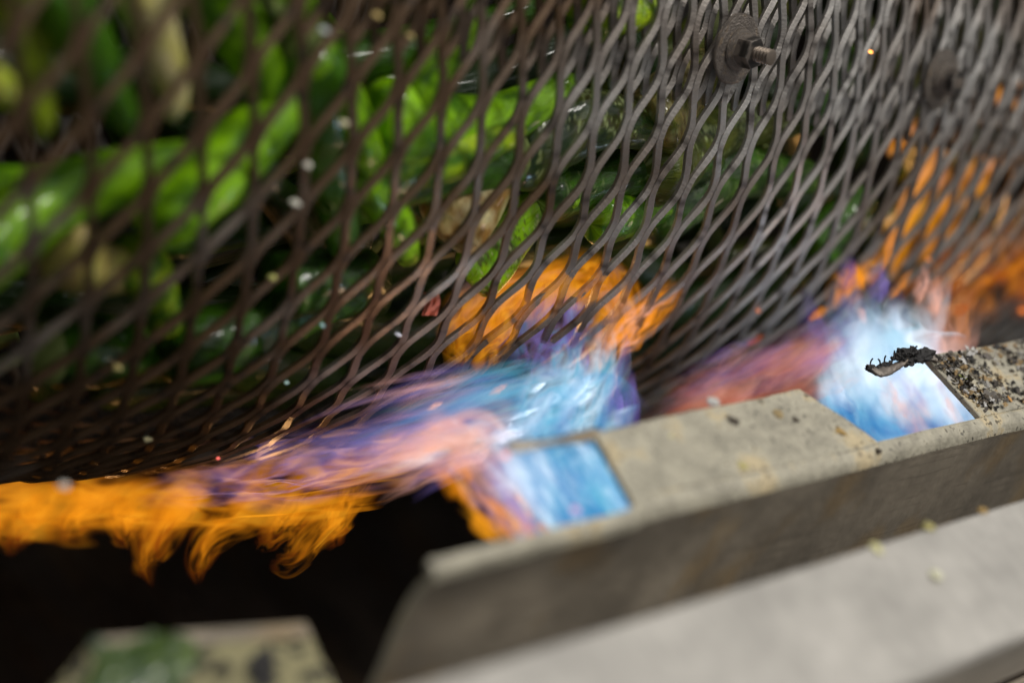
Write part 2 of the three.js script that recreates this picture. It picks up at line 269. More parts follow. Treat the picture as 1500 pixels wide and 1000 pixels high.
{
  const R = rng(77);
  for (let i = 0; i < 250; i++) {
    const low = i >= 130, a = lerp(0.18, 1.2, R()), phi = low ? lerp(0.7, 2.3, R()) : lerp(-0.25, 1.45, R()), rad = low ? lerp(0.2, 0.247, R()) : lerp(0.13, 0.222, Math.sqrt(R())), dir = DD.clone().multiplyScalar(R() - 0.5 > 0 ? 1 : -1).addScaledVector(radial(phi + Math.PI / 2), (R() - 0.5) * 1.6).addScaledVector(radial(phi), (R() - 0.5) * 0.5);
    const t = low ? 0.5 * R() : R(), right = a > 0.62;  // low chiles take only the dark tone: shade painted into their colour
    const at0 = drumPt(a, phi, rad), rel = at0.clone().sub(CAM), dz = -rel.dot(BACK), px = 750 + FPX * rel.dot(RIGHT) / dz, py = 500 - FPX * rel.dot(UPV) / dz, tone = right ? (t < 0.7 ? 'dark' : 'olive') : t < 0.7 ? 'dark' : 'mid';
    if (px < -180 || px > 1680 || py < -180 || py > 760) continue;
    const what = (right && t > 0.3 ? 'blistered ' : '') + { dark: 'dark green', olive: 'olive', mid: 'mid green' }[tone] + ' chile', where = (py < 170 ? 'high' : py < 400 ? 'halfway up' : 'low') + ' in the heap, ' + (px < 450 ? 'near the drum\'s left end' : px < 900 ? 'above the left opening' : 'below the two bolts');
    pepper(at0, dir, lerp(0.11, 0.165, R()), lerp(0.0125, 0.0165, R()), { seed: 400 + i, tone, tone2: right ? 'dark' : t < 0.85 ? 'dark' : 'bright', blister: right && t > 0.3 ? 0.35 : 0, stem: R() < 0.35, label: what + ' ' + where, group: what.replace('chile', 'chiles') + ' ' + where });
  }
}

// ---------------------------------------------------------------- burner housing: a bent sheet with openings
const PY = 0.8976, PZ = -0.279, SL = 10 * Math.PI / 180, PB = V(0, Math.sin(SL), -Math.cos(SL)), PN = V(0, Math.cos(SL), Math.sin(SL));
const plateWave = (x, d) => 0.0011 * fbm(x * 9, d * 14, 61, 3) + 0.0006 * Math.sin(x * 31);
const plateP = (x, d, up = 0) => V(x, PY, PZ).addScaledVector(PB, d).addScaledVector(PN, up + plateWave(x, d));
const burner = base('burner_housing', V(0.6, 0.8, -0.3)); tag(burner, 'grimy bent steel burner housing with two flame openings along its top', 'burner housing');
function sheetPart(name, pts, thick, mat, sub = 3) {                 // an outline on the housing's top, with irregular edges and thickness
  const dense = [];
  pts.forEach((p, i) => { const q = pts[(i + 1) % pts.length], L = Math.hypot(q[0] - p[0], q[1] - p[1]), n = Math.max(1, Math.round(L / 0.0035)); for (let k = 0; k < n; k++) { const t = k / n, x = lerp(p[0], q[0], t), y = lerp(p[1], q[1], t), j = k && !p[2] ? 0.0005 * fbm(x * 160, y * 160, 91, 3) : 0; dense.push(new THREE.Vector2(x + j, y + j)); } });
  const e = new THREE.ExtrudeGeometry(new THREE.Shape(dense), { depth: thick, bevelEnabled: true, bevelSize: 0.0004, bevelThickness: 0.0004, bevelSegments: 1 });
  const p = e.attributes.position; for (let i = 0; i < p.count; i++) { const q = plateP(p.getX(i), p.getY(i), p.getZ(i) - thick); p.setXYZ(i, q.x, q.y, q.z); }
  e.computeVertexNormals(); return mesh(name, toLocal(e, burner), mat, burner);
}
// subdivided tops so that the sheets can be dented: plates between the openings, front rim strips
sheetPart('top_plate', [[0.4585, 0.0024], [0.4635, 0.0056], [0.6205, 0.0050], [0.6135, 0.019], [0.6003, 0.0406], [0.53, 0.0398], [0.4661, 0.0369]], 0.0022, M.plate);
sheetPart('top_plate', [[0.7064, 0.0063], [1.02, 0.0055], [1.02, 0.047], [0.7102, 0.0472], [0.7085, 0.03]], 0.0022, M.plate);
{
  const prof = []; const r = 0.0075;                                  // front rim, bend and upright face in one folded sheet
  prof.push([0.0062, 0], [0.0056, 0.0003]); for (let i = 0; i <= 6; i++) { const t = i / 6 * (Math.PI / 2 + SL * 0.2); prof.push([0.0058 - 0.0058 * Math.sin(t), -r + r * Math.cos(t)]); }
  for (let i = 1; i <= 12; i++) prof.push([0, -r - i * 0.0088]);
  const outer = (x, i) => { const wide = smoothstep(x, 0.4545, 0.4625), roll = lerp(1, 0.45, wide) * smoothstep(i, 0, 5) * (1 - smoothstep(i, 7, 10)), y = prof[i][1] * (i < 8 ? 0.85 : 1), d = prof[i][0] * lerp(0.22, 1, wide) - 0.0036 * roll, dent = 0.0016 * fbm(x * 7, y * 9, 66, 3); return V(x + (i > 8 ? 0.0 : 0) - 0.003 * clamp(-y / 0.1, 0, 1), PY + y + Math.sin(SL) * d + plateWave(x, 0) * clamp(1 + y / 0.02, 0, 1), PZ - d * Math.cos(SL) + dent * clamp(-y / 0.02, 0, 1)); };
  const n = prof.length - 1, X0b = 0.3572, X1b = 1.02, geos = [];
  const nr = 7;                                                      // the rounded rim takes the paler plate colour, painting in light on its upper side
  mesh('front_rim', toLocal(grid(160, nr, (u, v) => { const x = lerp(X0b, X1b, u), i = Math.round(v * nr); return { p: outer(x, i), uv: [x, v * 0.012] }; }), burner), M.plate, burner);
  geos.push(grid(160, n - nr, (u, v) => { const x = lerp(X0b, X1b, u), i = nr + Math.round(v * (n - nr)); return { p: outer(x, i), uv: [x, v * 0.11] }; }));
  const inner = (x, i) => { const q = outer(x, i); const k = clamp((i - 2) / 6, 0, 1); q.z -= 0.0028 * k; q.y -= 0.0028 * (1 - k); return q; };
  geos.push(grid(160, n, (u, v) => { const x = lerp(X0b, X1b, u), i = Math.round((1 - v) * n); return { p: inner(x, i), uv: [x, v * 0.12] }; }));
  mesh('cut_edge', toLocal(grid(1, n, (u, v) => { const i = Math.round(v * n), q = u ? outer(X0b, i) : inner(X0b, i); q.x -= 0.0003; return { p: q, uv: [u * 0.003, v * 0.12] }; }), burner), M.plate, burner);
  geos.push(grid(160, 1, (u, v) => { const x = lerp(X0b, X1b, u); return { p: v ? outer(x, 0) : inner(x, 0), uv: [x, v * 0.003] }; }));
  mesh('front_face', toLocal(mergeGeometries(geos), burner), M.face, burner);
}
// what is left of the rail along the back of the openings: one straight thin blade, one burnt and curled
{
  const strip = (pts, w, t) => {
    const c = new THREE.CatmullRomCurve3(pts.map(([p]) => p)), side = PB.clone(), n = 40;
    const f = (u, v) => { const p = c.getPoint(u), T = c.getTangent(u), N = new THREE.Vector3().crossVectors(side, T).normalize(); if (N.y < 0) N.negate(); const k = w * (0.75 + 0.25 * Math.sin(u * 9)) * Math.sqrt(clamp(u / 0.08, 0.08, 1)), a = v * 2 * Math.PI; return { p: p.addScaledVector(side, k * Math.cos(a) + 0.0004 * N3(u * 14, a, 3)).addScaledVector(N, t * Math.sin(a) + 0.0005 * N3(u * 22, a, 7)), uv: [u * 0.08, v * 0.01] }; };
    return grid(n, 12, f, true);
  };
  mesh('back_rail', toLocal(strip([[at(742, 655, 0.601)], [at(770, 652, 0.607)], [at(805, 648, 0.614)], [at(840, 642, 0.625)], [at(880, 634, 0.638)]], 0.0026, 0.0009), burner), M.face, burner);
  const curl = mesh('curled_rail', toLocal(strip([[at(1270, 538, 0.782)], [at(1284, 544, 0.783)], [at(1302, 542, 0.787)], [at(1320, 533, 0.793)], [at(1338, 523, 0.800)], [at(1356, 520, 0.806)], [at(1368, 524, 0.808)]], 0.0034, 0.0013), burner), M.bolt, burner);
  tag(curl, 'charred curled end of the burnt back rail');
  const R = rng(5), lumps = [];
  for (let i = 0; i < 44; i++) {
    const u = R(), px = lerp(1272, 1366, u), top = u < 0.28 ? lerp(537, 533, u / 0.28) : u < 0.62 ? lerp(532, 514, (u - 0.28) / 0.34) : lerp(514, 520, (u - 0.62) / 0.38), bot = u < 0.3 ? 540 : lerp(538, 520, (u - 0.3) / 0.7), py = lerp(bot, top, R()), s = lerp(0.0006, u > 0.45 ? 0.0031 : 0.0017, R() ** 1.8);
    const g = new THREE.IcosahedronGeometry(s, 2), p = g.attributes.position; for (let k = 0; k < p.count; k++) { const q = V(p.getX(k), p.getY(k), p.getZ(k)); q.multiplyScalar(1 + 0.5 * N3(q.x * 900 + i, q.y * 900, q.z * 900)); p.setXYZ(k, q.x * (1 + (i % 4) * 0.35), q.y * (0.45 + (i % 3) * 0.2), q.z); } g.rotateZ(0.25 + 0.4 * N3(i, 2, 2)); g.computeVertexNormals();
    const c = at(px, py, lerp(0.782, 0.806, u) - 0.002 + 0.004 * R()); g.translate(c.x, c.y, c.z); lumps.push(g);
  }
  for (let i = 0; i < 9; i++) { const t = i / 8, px = lerp(1308, 1364, t), py = 521 - 7 * Math.sin(Math.PI * Math.min(1, t * 1.1)) + 4 * (1 - t), s = (0.0016 + 0.0014 * ((i * 7) % 5) / 4) * Math.sin(Math.PI * lerp(0.2, 0.9, t)), g = new THREE.IcosahedronGeometry(s, 3), p = g.attributes.position; for (let k = 0; k < p.count; k++) { const q = V(p.getX(k), p.getY(k), p.getZ(k)); q.multiplyScalar(1 + 0.45 * N3(q.x * 700 + i * 5, q.y * 700, q.z * 700)); p.setXYZ(k, q.x, q.y, q.z); } g.computeVertexNormals(); const c = at(px, py, lerp(0.79, 0.806, t)); g.translate(c.x, c.y, c.z); lumps.push(g); }
  for (const [px, py, dx, dy] of [[1275, 535, 4, -10], [1296, 528, 2, -7], [1290, 531, -3, -5], [1310, 521, 1, -7], [1340, 512, 4, -5]]) {
    const t = new THREE.TubeGeometry(new THREE.CatmullRomCurve3([at(px, py + 3, 0.788), at(px + dx * 0.3, py + dy * 0.6, 0.788), at(px + dx, py + dy, 0.787)]), 5, 0.0004, 5).toNonIndexed(); lumps.push(t);
  }
  const flat = lumps.map((g) => { const q = g.index ? g.toNonIndexed() : g; return q; });
  mesh('char_crust', toLocal(mergeGeometries(flat), burner), M.char, curl).position.copy(V(0, 0, 0));
}

// ---------------------------------------------------------------- the pale rail in front and the ledge at the lower left
{
  const rail = base('front_rail', V(0.5, 0.84, -0.22)); tag(rail, 'pale grey angle steel rail in front of the burner housing', 'rail');
  const y0 = 0.9117, z0 = -0.222, sl = 15 * Math.PI / 180, wd = 0.0475, prof = [];
  prof.push([0.0005, -0.0025], [-0.001, -0.0012], [0, 0]); for (let i = 1; i <= 8; i++) prof.push([wd * i / 8, 0]);
  for (let i = 1; i <= 5; i++) { const t = i / 5 * Math.PI / 2; prof.push([wd + 0.004 * Math.sin(t), -0.004 + 0.004 * Math.cos(t)]); }
  for (let i = 1; i <= 6; i++) prof.push([wd + 0.004, -0.004 - 0.007 * i]);
  const n = prof.length - 1, P = (x, i, th) => { const [d, h] = prof[i], w = 0.0012 * fbm(x * 6, d * 20, 44, 3); const q = V(x, y0, z0).addScaledVector(V(0, -Math.sin(sl), Math.cos(sl)), d - (i > 10 ? th : 0)).addScaledVector(V(0, Math.cos(sl), Math.sin(sl)), h + w - (i <= 10 ? th : 0)); return q; };
  const g1 = grid(120, n, (u, v) => { const x = lerp(0.12, 1.05, u), i = Math.round(v * n); return { p: P(x, i, 0), uv: [x, v * 0.11] }; }), g2 = grid(120, n, (u, v) => { const x = lerp(0.12, 1.05, u), i = Math.round((1 - v) * n); return { p: P(x, i, 0.003), uv: [x, v * 0.11] }; });
  mesh('rail_top', toLocal(mergeGeometries([g1, g2]), rail), M.pale, rail);
  const lower = new THREE.BoxGeometry(0.93, 0.006, 0.05); lower.translate(0.585, 0.845, -0.16); mesh('rail_foot', toLocal(lower, rail), M.face, rail);

  const ledge = base('steel_ledge', V(0.3, 0.83, -0.3)); tag(ledge, 'stained cream steel ledge at the lower left with green pepper skin on it', 'ledge');
  const yl = 0.85, pt = (px, py) => { const r = ray(px, py); return CAM.clone().addScaledVector(r, (yl - CAM.y) / r.y); };
  const c = [pt(140, 940), pt(445, 916), pt(512, 1060), pt(44, 1056)], s = new THREE.Shape(c.map((q) => new THREE.Vector2(q.x, -q.z)));
  const e = new THREE.ExtrudeGeometry(s, { depth: 0.003, bevelEnabled: true, bevelSize: 0.0008, bevelThickness: 0.0008, bevelSegments: 2 }); e.rotateX(-Math.PI / 2); e.translate(0, yl - 0.003, 0);
  const ledgeTex = canvasTex(256, 256, (x, y) => { const a = fbm(x * 4, y * 4, 21, 4), b = fbm(x * 9, y * 9, 25, 4), d = smoothstep(b + 0.3 * a, 0.22, 0.34) * 0.8; const g = 0.9 + 0.15 * a; return [g * (1 - d), g * (1 - d) * 0.98, g * (1 - d * 0.95) * 0.9]; }, true);
  mesh('ledge_top', toLocal(e, ledge), new THREE.MeshStandardMaterial({ color: rgb(0.29, 0.27, 0.165), map: repeated(ledgeTex, 9, 9), roughness: 0.55 }), ledge);
  const lip = grid(20, 1, (u, v) => { const a = c[0].clone().lerp(c[1], u), b = pt(127, 957).lerp(pt(456, 938), u), q = a.lerp(b, v); q.y += 0.0016; return { p: q, uv: [u * 0.08, v * 0.01] }; });
  mesh('dark_back_strip', toLocal(lip, ledge), M.face, ledge);
  const skirt = grid(12, 2, (u, v) => { const q = c[3].clone().lerp(c[0], u); q.y -= 0.002 + v * 0.05; q.x -= 0.0004; return { p: q, uv: [u * 0.05, v * 0.05] }; }); mesh('ledge_side', toLocal(skirt, ledge), M.face, ledge);
  const scrap = (px, py, w, h, sd, label) => { const g = grid(20, 10, (u, v) => { const a = v * 2 * Math.PI, k = 1 + 0.5 * N3(Math.cos(a) * 1.3 + sd, Math.sin(a) * 1.3, 3), p = pt(px + w * u * Math.cos(a) * k, py + h * u * Math.sin(a) * k - (Math.sin(a) < -0.8 ? h * 0.7 * u : 0)); p.y += 0.0012 + 0.0022 * (1 - u) + 0.0012 * N3(u * 5, a, sd); return { p }; }); tag(mesh('charred_scrap', g, M.char), label, 'scrap'); };
  scrap(385, 992, 26, 26, 2, 'larger dark charred scrap on the cream ledge'); scrap(322, 986, 13, 9, 6, 'smaller dark charred scrap on the cream ledge');
  // a torn piece of pepper skin
  const skin = grid(26, 18, (u, v) => { const p = pt(lerp(125, 275, u) + 12 * Math.sin(v * 5), lerp(945, 1030, v) + 10 * Math.sin(u * 6)); p.y += 0.0022 + 0.004 * Math.abs(fbm(u * 3, v * 3, 14, 3)) + 0.003 * Math.sin(u * 3.14) * Math.sin(v * 3.14); const m = fbm(u * 4, v * 4, 17, 4); return { p, c: mixc([0.014, 0.036, 0.01], [0.075, 0.115, 0.022], clamp(0.4 + m * 1.5 + u * 0.25 - 0.1, 0, 1)), uv: [u, v] }; });
  const sk = mesh('pepper_skin', skin, new THREE.MeshPhysicalMaterial({ vertexColors: true, roughness: 0.35, clearcoat: 0.4, side: THREE.DoubleSide })); tag(sk, 'torn crumpled green pepper skin on the cream ledge', 'pepper skin');
}

// ---------------------------------------------------------------- crumbs, seeds, charred bits
function crumbGeo(seed, r) { const g = new THREE.IcosahedronGeometry(r, 2), p = g.attributes.position; for (let k = 0; k < p.count; k++) { const q = V(p.getX(k), p.getY(k), p.getZ(k)), n = 1 + 0.45 * N3(q.x / r * 1.1 + seed, q.y / r * 1.1, q.z / r * 1.1); p.setXYZ(k, q.x * n * 1.2, q.y * n * 0.6, q.z * n); } g.computeVertexNormals(); return g; }
const crumbMat = {};
const matOf = (c) => crumbMat[c.join()] ??= new THREE.MeshStandardMaterial({ color: rgb(...c), roughness: 0.6 });
const onPlate = (px, py) => { const r = ray(px, py), t = PN.dot(V(0, PY, PZ).sub(CAM)) / PN.dot(r); return CAM.clone().addScaledVector(r, t); };
const onRail = (px, py) => { const n = V(0, Math.cos(15 * Math.PI / 180), Math.sin(15 * Math.PI / 180)), r = ray(px, py), t = n.dot(V(0, 0.9117, -0.222).sub(CAM)) / n.dot(r); return CAM.clone().addScaledVector(r, t); };
function crumb(name, P, r, color, label, category, i) { const m = mesh(name, crumbGeo(i * 3.3, r * 0.88), matOf(color)); m.position.copy(P); m.rotation.set(0, i * 1.7, 0); tag(m, label, category); return m; }
const YEL = [0.42, 0.37, 0.13], TAN = [0.36, 0.23, 0.07], DRK = [0.05, 0.035, 0.02], ASH = [0.5, 0.48, 0.44];
[[onPlate(1088, 683), 0.0024, YEL, 'yellow green seed on the plate between the openings'], [onPlate(1230, 632), 0.0026, TAN, 'orange tan crumb beside the lower left corner of the right opening'], [onPlate(980, 640), 0.0020, YEL, 'faint yellow crumb on the left part of the plate between the openings'],
  [onPlate(1045, 588), 0.0026, ASH, 'pale ash crumb on the back edge of the plate between the openings'], [onPlate(1140, 606), 0.0024, [0.3, 0.22, 0.1], 'brown crumb near the back right corner of the plate between the openings'], [onPlate(1072, 616), 0.0028, DRK, 'dark burnt crumb on the middle of the plate between the openings'], [onPlate(1166, 615), 0.0016, DRK, 'small black crumb near the right opening'], [onPlate(1178, 580), 0.0018, DRK, 'black crumb on the back corner left of the right opening'],
  [onPlate(1288, 660), 0.0015, DRK, 'black grain at the front corner of the right opening'],
  [onRail(1360, 772), 0.0026, YEL, 'yellow green seed on the pale rail below the right opening'], [onRail(1284, 803), 0.0026, [0.66, 0.62, 0.3], 'pale yellow seed on the back edge of the rail, left of the yellow green one'], [onRail(1440, 747), 0.0020, TAN, 'tan crumb at the back edge of the rail near the right border'], [onRail(1370, 842), 0.0026, [0.62, 0.6, 0.42], 'pale seed in the middle of the rail'],
].forEach(([P, r, c, l], i) => crumb(/seed/.test(l) ? 'seed' : 'crumb', P, r, c, l, /seed/.test(l) ? 'seed' : 'crumb', i));
const onDrum = (px, py, r) => drumHit(px, py, DR + 0.002) - r;
[[432, 297, 0.0024, [0.6, 0.57, 0.48], 'white seed stuck on a mesh strand, lower of the two left of centre'], [450, 241, 0.0021, [0.6, 0.57, 0.48], 'white seed stuck on the mesh just above the other white one'], [503, 180, 0.0021, [0.7, 0.62, 0.42], 'cream seed on the mesh upper right of the two white ones'],
  [552, 22, 0.0021, [0.55, 0.4, 0.14], 'tan seed on the mesh at the top'], [601, 52, 0.0018, [0.55, 0.42, 0.16], 'small tan seed right of the other tan one at the top'], [474, 44, 0.0026, [0.42, 0.45, 0.42], 'grey scrap on the mesh at the top'], [399, 406, 0.0020, [0.42, 0.42, 0.12], 'olive seed on a mesh strand low on the left'], [172, 538, 0.0022, [0.4, 0.33, 0.12], 'tan seed low on the left of the drum'],
  [216, 643, 0.0022, [0.6, 0.55, 0.3], 'cream seed near the bottom of the drum'], [472, 476, 0.0014, [0.4, 0.62, 0.62], 'pale teal glinting scrap on the mesh left of the orange flame'], [419, 560, 0.0014, [0.4, 0.62, 0.6], 'tiny pale teal scrap low on the mesh'], [583, 490, 0.0018, [0.5, 0.52, 0.6], 'small silvery scrap on the mesh left of the flame'],
].forEach(([px, py, r, c, l], i) => crumb(/seed/.test(l) ? 'seed' : 'skin_scrap', at(px, py, onDrum(px, py, r)), r * 0.78, c, l, /seed/.test(l) ? 'seed' : 'scrap', 40 + i));
{ // salmon coloured scrap of skin
  const d = drumHit(632, 448) + 0.004, g = grid(10, 8, (u, v) => { const p = at(lerp(620, 642, u) + 3 * Math.sin(v * 4), lerp(428, 462, v), d + 0.003 * fbm(u * 2, v * 2, 5, 2)); return { p }; });
  tag(mesh('skin_scrap', g, new THREE.MeshStandardMaterial({ color: rgb(0.4, 0.1, 0.06), roughness: 0.5, side: THREE.DoubleSide })), 'salmon red scrap of pepper skin caught in the mesh left of the flame', 'scrap');
}
{ // charred flakes, ash and dried bits heaped on the right plate
  const root = base('charred_debris', onPlate(1440, 560)); tag(root, 'charred flakes, ash and dried bits heaped on the right plate', 'debris', null, 'stuff');
  const R = rng(91), kinds = [[], [], []], dm = new THREE.Object3D();
  const flake = (s) => { const g = new THREE.PlaneGeometry(1, 0.55, 4, 3), p = g.attributes.position; for (let i = 0; i < p.count; i++) { const x = p.getX(i), y = p.getY(i); p.setXYZ(i, x * (1 + 0.3 * N3(x * 3, y * 3, s)), y * (1 + 0.5 * N3(x * 3, y * 3, s + 4)), 0.25 * N3(x * 2, y * 2, s + 9) + 0.3 * x * x); } g.computeVertexNormals(); return g; };
  const geos = [flake(1), flake(6), crumbGeo(3, 0.4)], cols = [[0.03, 0.026, 0.022], [0.02, 0.018, 0.016], [0.05, 0.04, 0.03], [0.09, 0.07, 0.05], [0.34, 0.32, 0.29], [0.5, 0.48, 0.45], [0.3, 0.2, 0.09], [0.2, 0.17, 0.12], [0.16, 0.14, 0.12]];
  for (let i = 0; i < 1300; i++) {
    const x = 0.7105 + 0.14 * R() ** 1.1, d = 0.0085 + 0.037 * R(); if (fbm(x * 30, d * 30, 12, 2) < -0.22 || (d < 0.012 && R() < 0.5)) continue;
    const k = R() < 0.4 ? 0 : R() < 0.5 ? 1 : 2, P = plateP(x, d, 0.0006 + 0.0022 * R() * R()), s = lerp(0.0014, 0.0064, R() ** 2.0);
    dm.position.copy(P).sub(root.position); dm.rotation.set(-Math.PI / 2 + (R() - 0.5) * 1.2, (R() - 0.5) * 1.2, R() * 6.28); dm.scale.setScalar(k === 2 ? s * 0.7 : s); dm.updateMatrix(); kinds[k].push([dm.matrix.clone(), cols[Math.floor(R() * cols.length)]]);
  }
  kinds.forEach((list, k) => { const im = new THREE.InstancedMesh(geos[k], M.flake, list.length); im.name = k === 2 ? 'ash_grain' : 'char_flake'; list.forEach(([m, c], i) => { im.setMatrixAt(i, m); im.setColorAt(i, rgb(...c)); }); im.castShadow = im.receiveShadow = true; im.userData.kind = 'stuff'; root.add(im); });
  // a few bigger pieces one can point at
  const bit = (px, py, len, c, label, i) => { const P = onPlate(px, py), g = grid(12, 8, (u, v) => { const a = v * 2 * Math.PI, w = len * 0.26 * Math.sin(Math.PI * clamp(u, 0.04, 0.97)) * (1 + 0.3 * N3(u * 4, Math.cos(a), i)); return { p: V(len * (u - 0.5), 0.0012 + w * 0.5 * Math.sin(a) + 0.2 * len * u * u, w * Math.cos(a)) }; }, true), m = mesh('dried_bit', g, matOf(c)); m.position.copy(P); m.rotation.y = i * 1.3; tag(m, label, 'dried bit'); };
  bit(1408, 556, 0.0062, [0.24, 0.25, 0.05], 'upright olive green dried bit at the edge of the right plate', 2);
  bit(1478, 588, 0.0044, [0.5, 0.24, 0.05], 'orange brown dried bit low on the heap of charred flakes', 1);
  bit(1425, 568, 0.0036, [0.6, 0.58, 0.54], 'pale ash flake beside the olive green dried bit', 3);
}

// ---------------------------------------------------------------- flames: stacks of thin wrinkled sheets of burning gas
const C = { blue: lin(44, 138, 206), deep: lin(32, 62, 150), cyan: lin(112, 198, 230), white: lin(222, 238, 252).map((c) => c * 1.45), purple: lin(146, 124, 205), violet: lin(92, 74, 156), pink: lin(250, 182, 160).map((c) => c * 1.15), orange: lin(246, 146, 22).map((c) => c * 1.15), amber: lin(255, 168, 36).map((c) => c * 1.25), rustShade: lin(190, 88, 16), smoke: lin(120, 80, 70), coral: lin(214, 112, 84) };
const AWAY = V(-0.42, 0.3, 0.86).normalize();                        // roughly out of the drum's front
function sheets(o) {
  const geos = [], pts = o.pts.map(([px, py, d]) => at(px, py, d)), curve = new THREE.CatmullRomCurve3(pts, false, 'centripetal'), nu = o.nu ?? 90, nv = o.nv ?? 36, K = o.k ?? 5;
  const ws = o.pts.map(([, , d, w]) => w * d / FPX);
  const width = (u) => { const x = u * (ws.length - 1), i = Math.min(Math.floor(x), ws.length - 2); return lerp(ws[i], ws[i + 1], smoothstep(x - i, 0, 1)); };
  const P = [], T = []; for (let i = 0; i <= nu; i++) { P.push(curve.getPoint(i / nu)); T.push(curve.getTangent(i / nu)); }
  for (let k = 0; k < K; k++) {
    const s = o.seed * 3.1 + k * (o.vary ?? 0.45), off = (K > 1 ? k / (K - 1) - 0.5 : 0) * (o.deep ?? 0.03), pos = [], col = [], idx = [], al = [];
    for (let i = 0; i <= nu; i++) for (let j = 0; j <= nv; j++) {
      const u = i / nu, v = j / nv * 2 - 1, W = width(u), side = new THREE.Vector3().crossVectors(T[i], AWAY).normalize(), N = new THREE.Vector3().crossVectors(side, T[i]).normalize(); if (N.dot(AWAY) < 0) N.negate();
      const wx = 0.35 * N3(u * 2.2, v * 1.2, s), wy = 0.35 * N3(u * 2.2 + 9, v * 1.2, s), uu = u * (o.fu ?? 2.6) + wx, vv = v * (o.fv ?? 5) * 0.55 * (0.6 + W * 9) + wy * 2;
      const n = fbm(uu, vv, s + 3, o.oct ?? 3), m = fbm(uu * 0.6 + 4, vv * 0.45, s + 8, 3);
      const lat = v * W * (1 + 0.1 * N3(u * 3, s, v > 0 ? 2 : 7)) + 0.16 * W * N3(u * 4, v, s + 5) * (o.wave ?? 1), dep = off + (o.bulge ?? 0.3) * W * (1 - v * v) + 0.25 * W * fbm(u * 3, v * 1.5, s + 2, 2);
      const q = P[i].clone().addScaledVector(side, lat).addScaledVector(N, dep); pos.push(q.x, q.y, q.z);
      const e = o.look(u, v, n, m, k / Math.max(1, K - 1)); col.push(e[0][0], e[0][1], e[0][2], clamp(e[1], 0, 0.95)); al.push(e[1]);
    }
    for (let i = 0; i < nu; i++) for (let j = 0; j < nv; j++) { const a = i * (nv + 1) + j, b = a + nv + 1; if (Math.max(al[a], al[b], al[a + 1], al[b + 1]) > 0.012) idx.push(a, b, a + 1, b, b + 1, a + 1); }
    const g = new THREE.BufferGeometry(); g.setAttribute('position', new THREE.Float32BufferAttribute(pos, 3)); g.setAttribute('color', new THREE.Float32BufferAttribute(col, 4)); g.setIndex(idx); g.computeVertexNormals(); geos.push(g);
  }
  return mergeGeometries(geos);
}
const edge = (v, soft = 0.5) => smoothstep(1 - Math.abs(v), 0, soft);
const ends = (u, a = 0.12, b = 0.3) => smoothstep(u, 0, a) * smoothstep(1 - u, 0, b);
function flame(name, label, pos, parts) {
  const g = base(name, pos); tag(g, label, 'flame');
  for (const [n, o] of parts) { const m = mesh(n, toLocal(sheets(o), g), M.flame, g); m.castShadow = false; }
  return g;
}
function glow(px, py, d, color, I, parent) { const l = new THREE.PointLight(rgb(...color), I); l.position.copy(at(px, py, d)).sub(parent.position); l.castShadow = true; l.name = 'flame_light'; l.shadow.radius = 0.5; parent.add(l); }

const HD = (px, py, o) => drumHit(px, py) + o;

const pick = (R, list) => list[Math.min(list.length - 1, Math.floor(R() * list.length))];
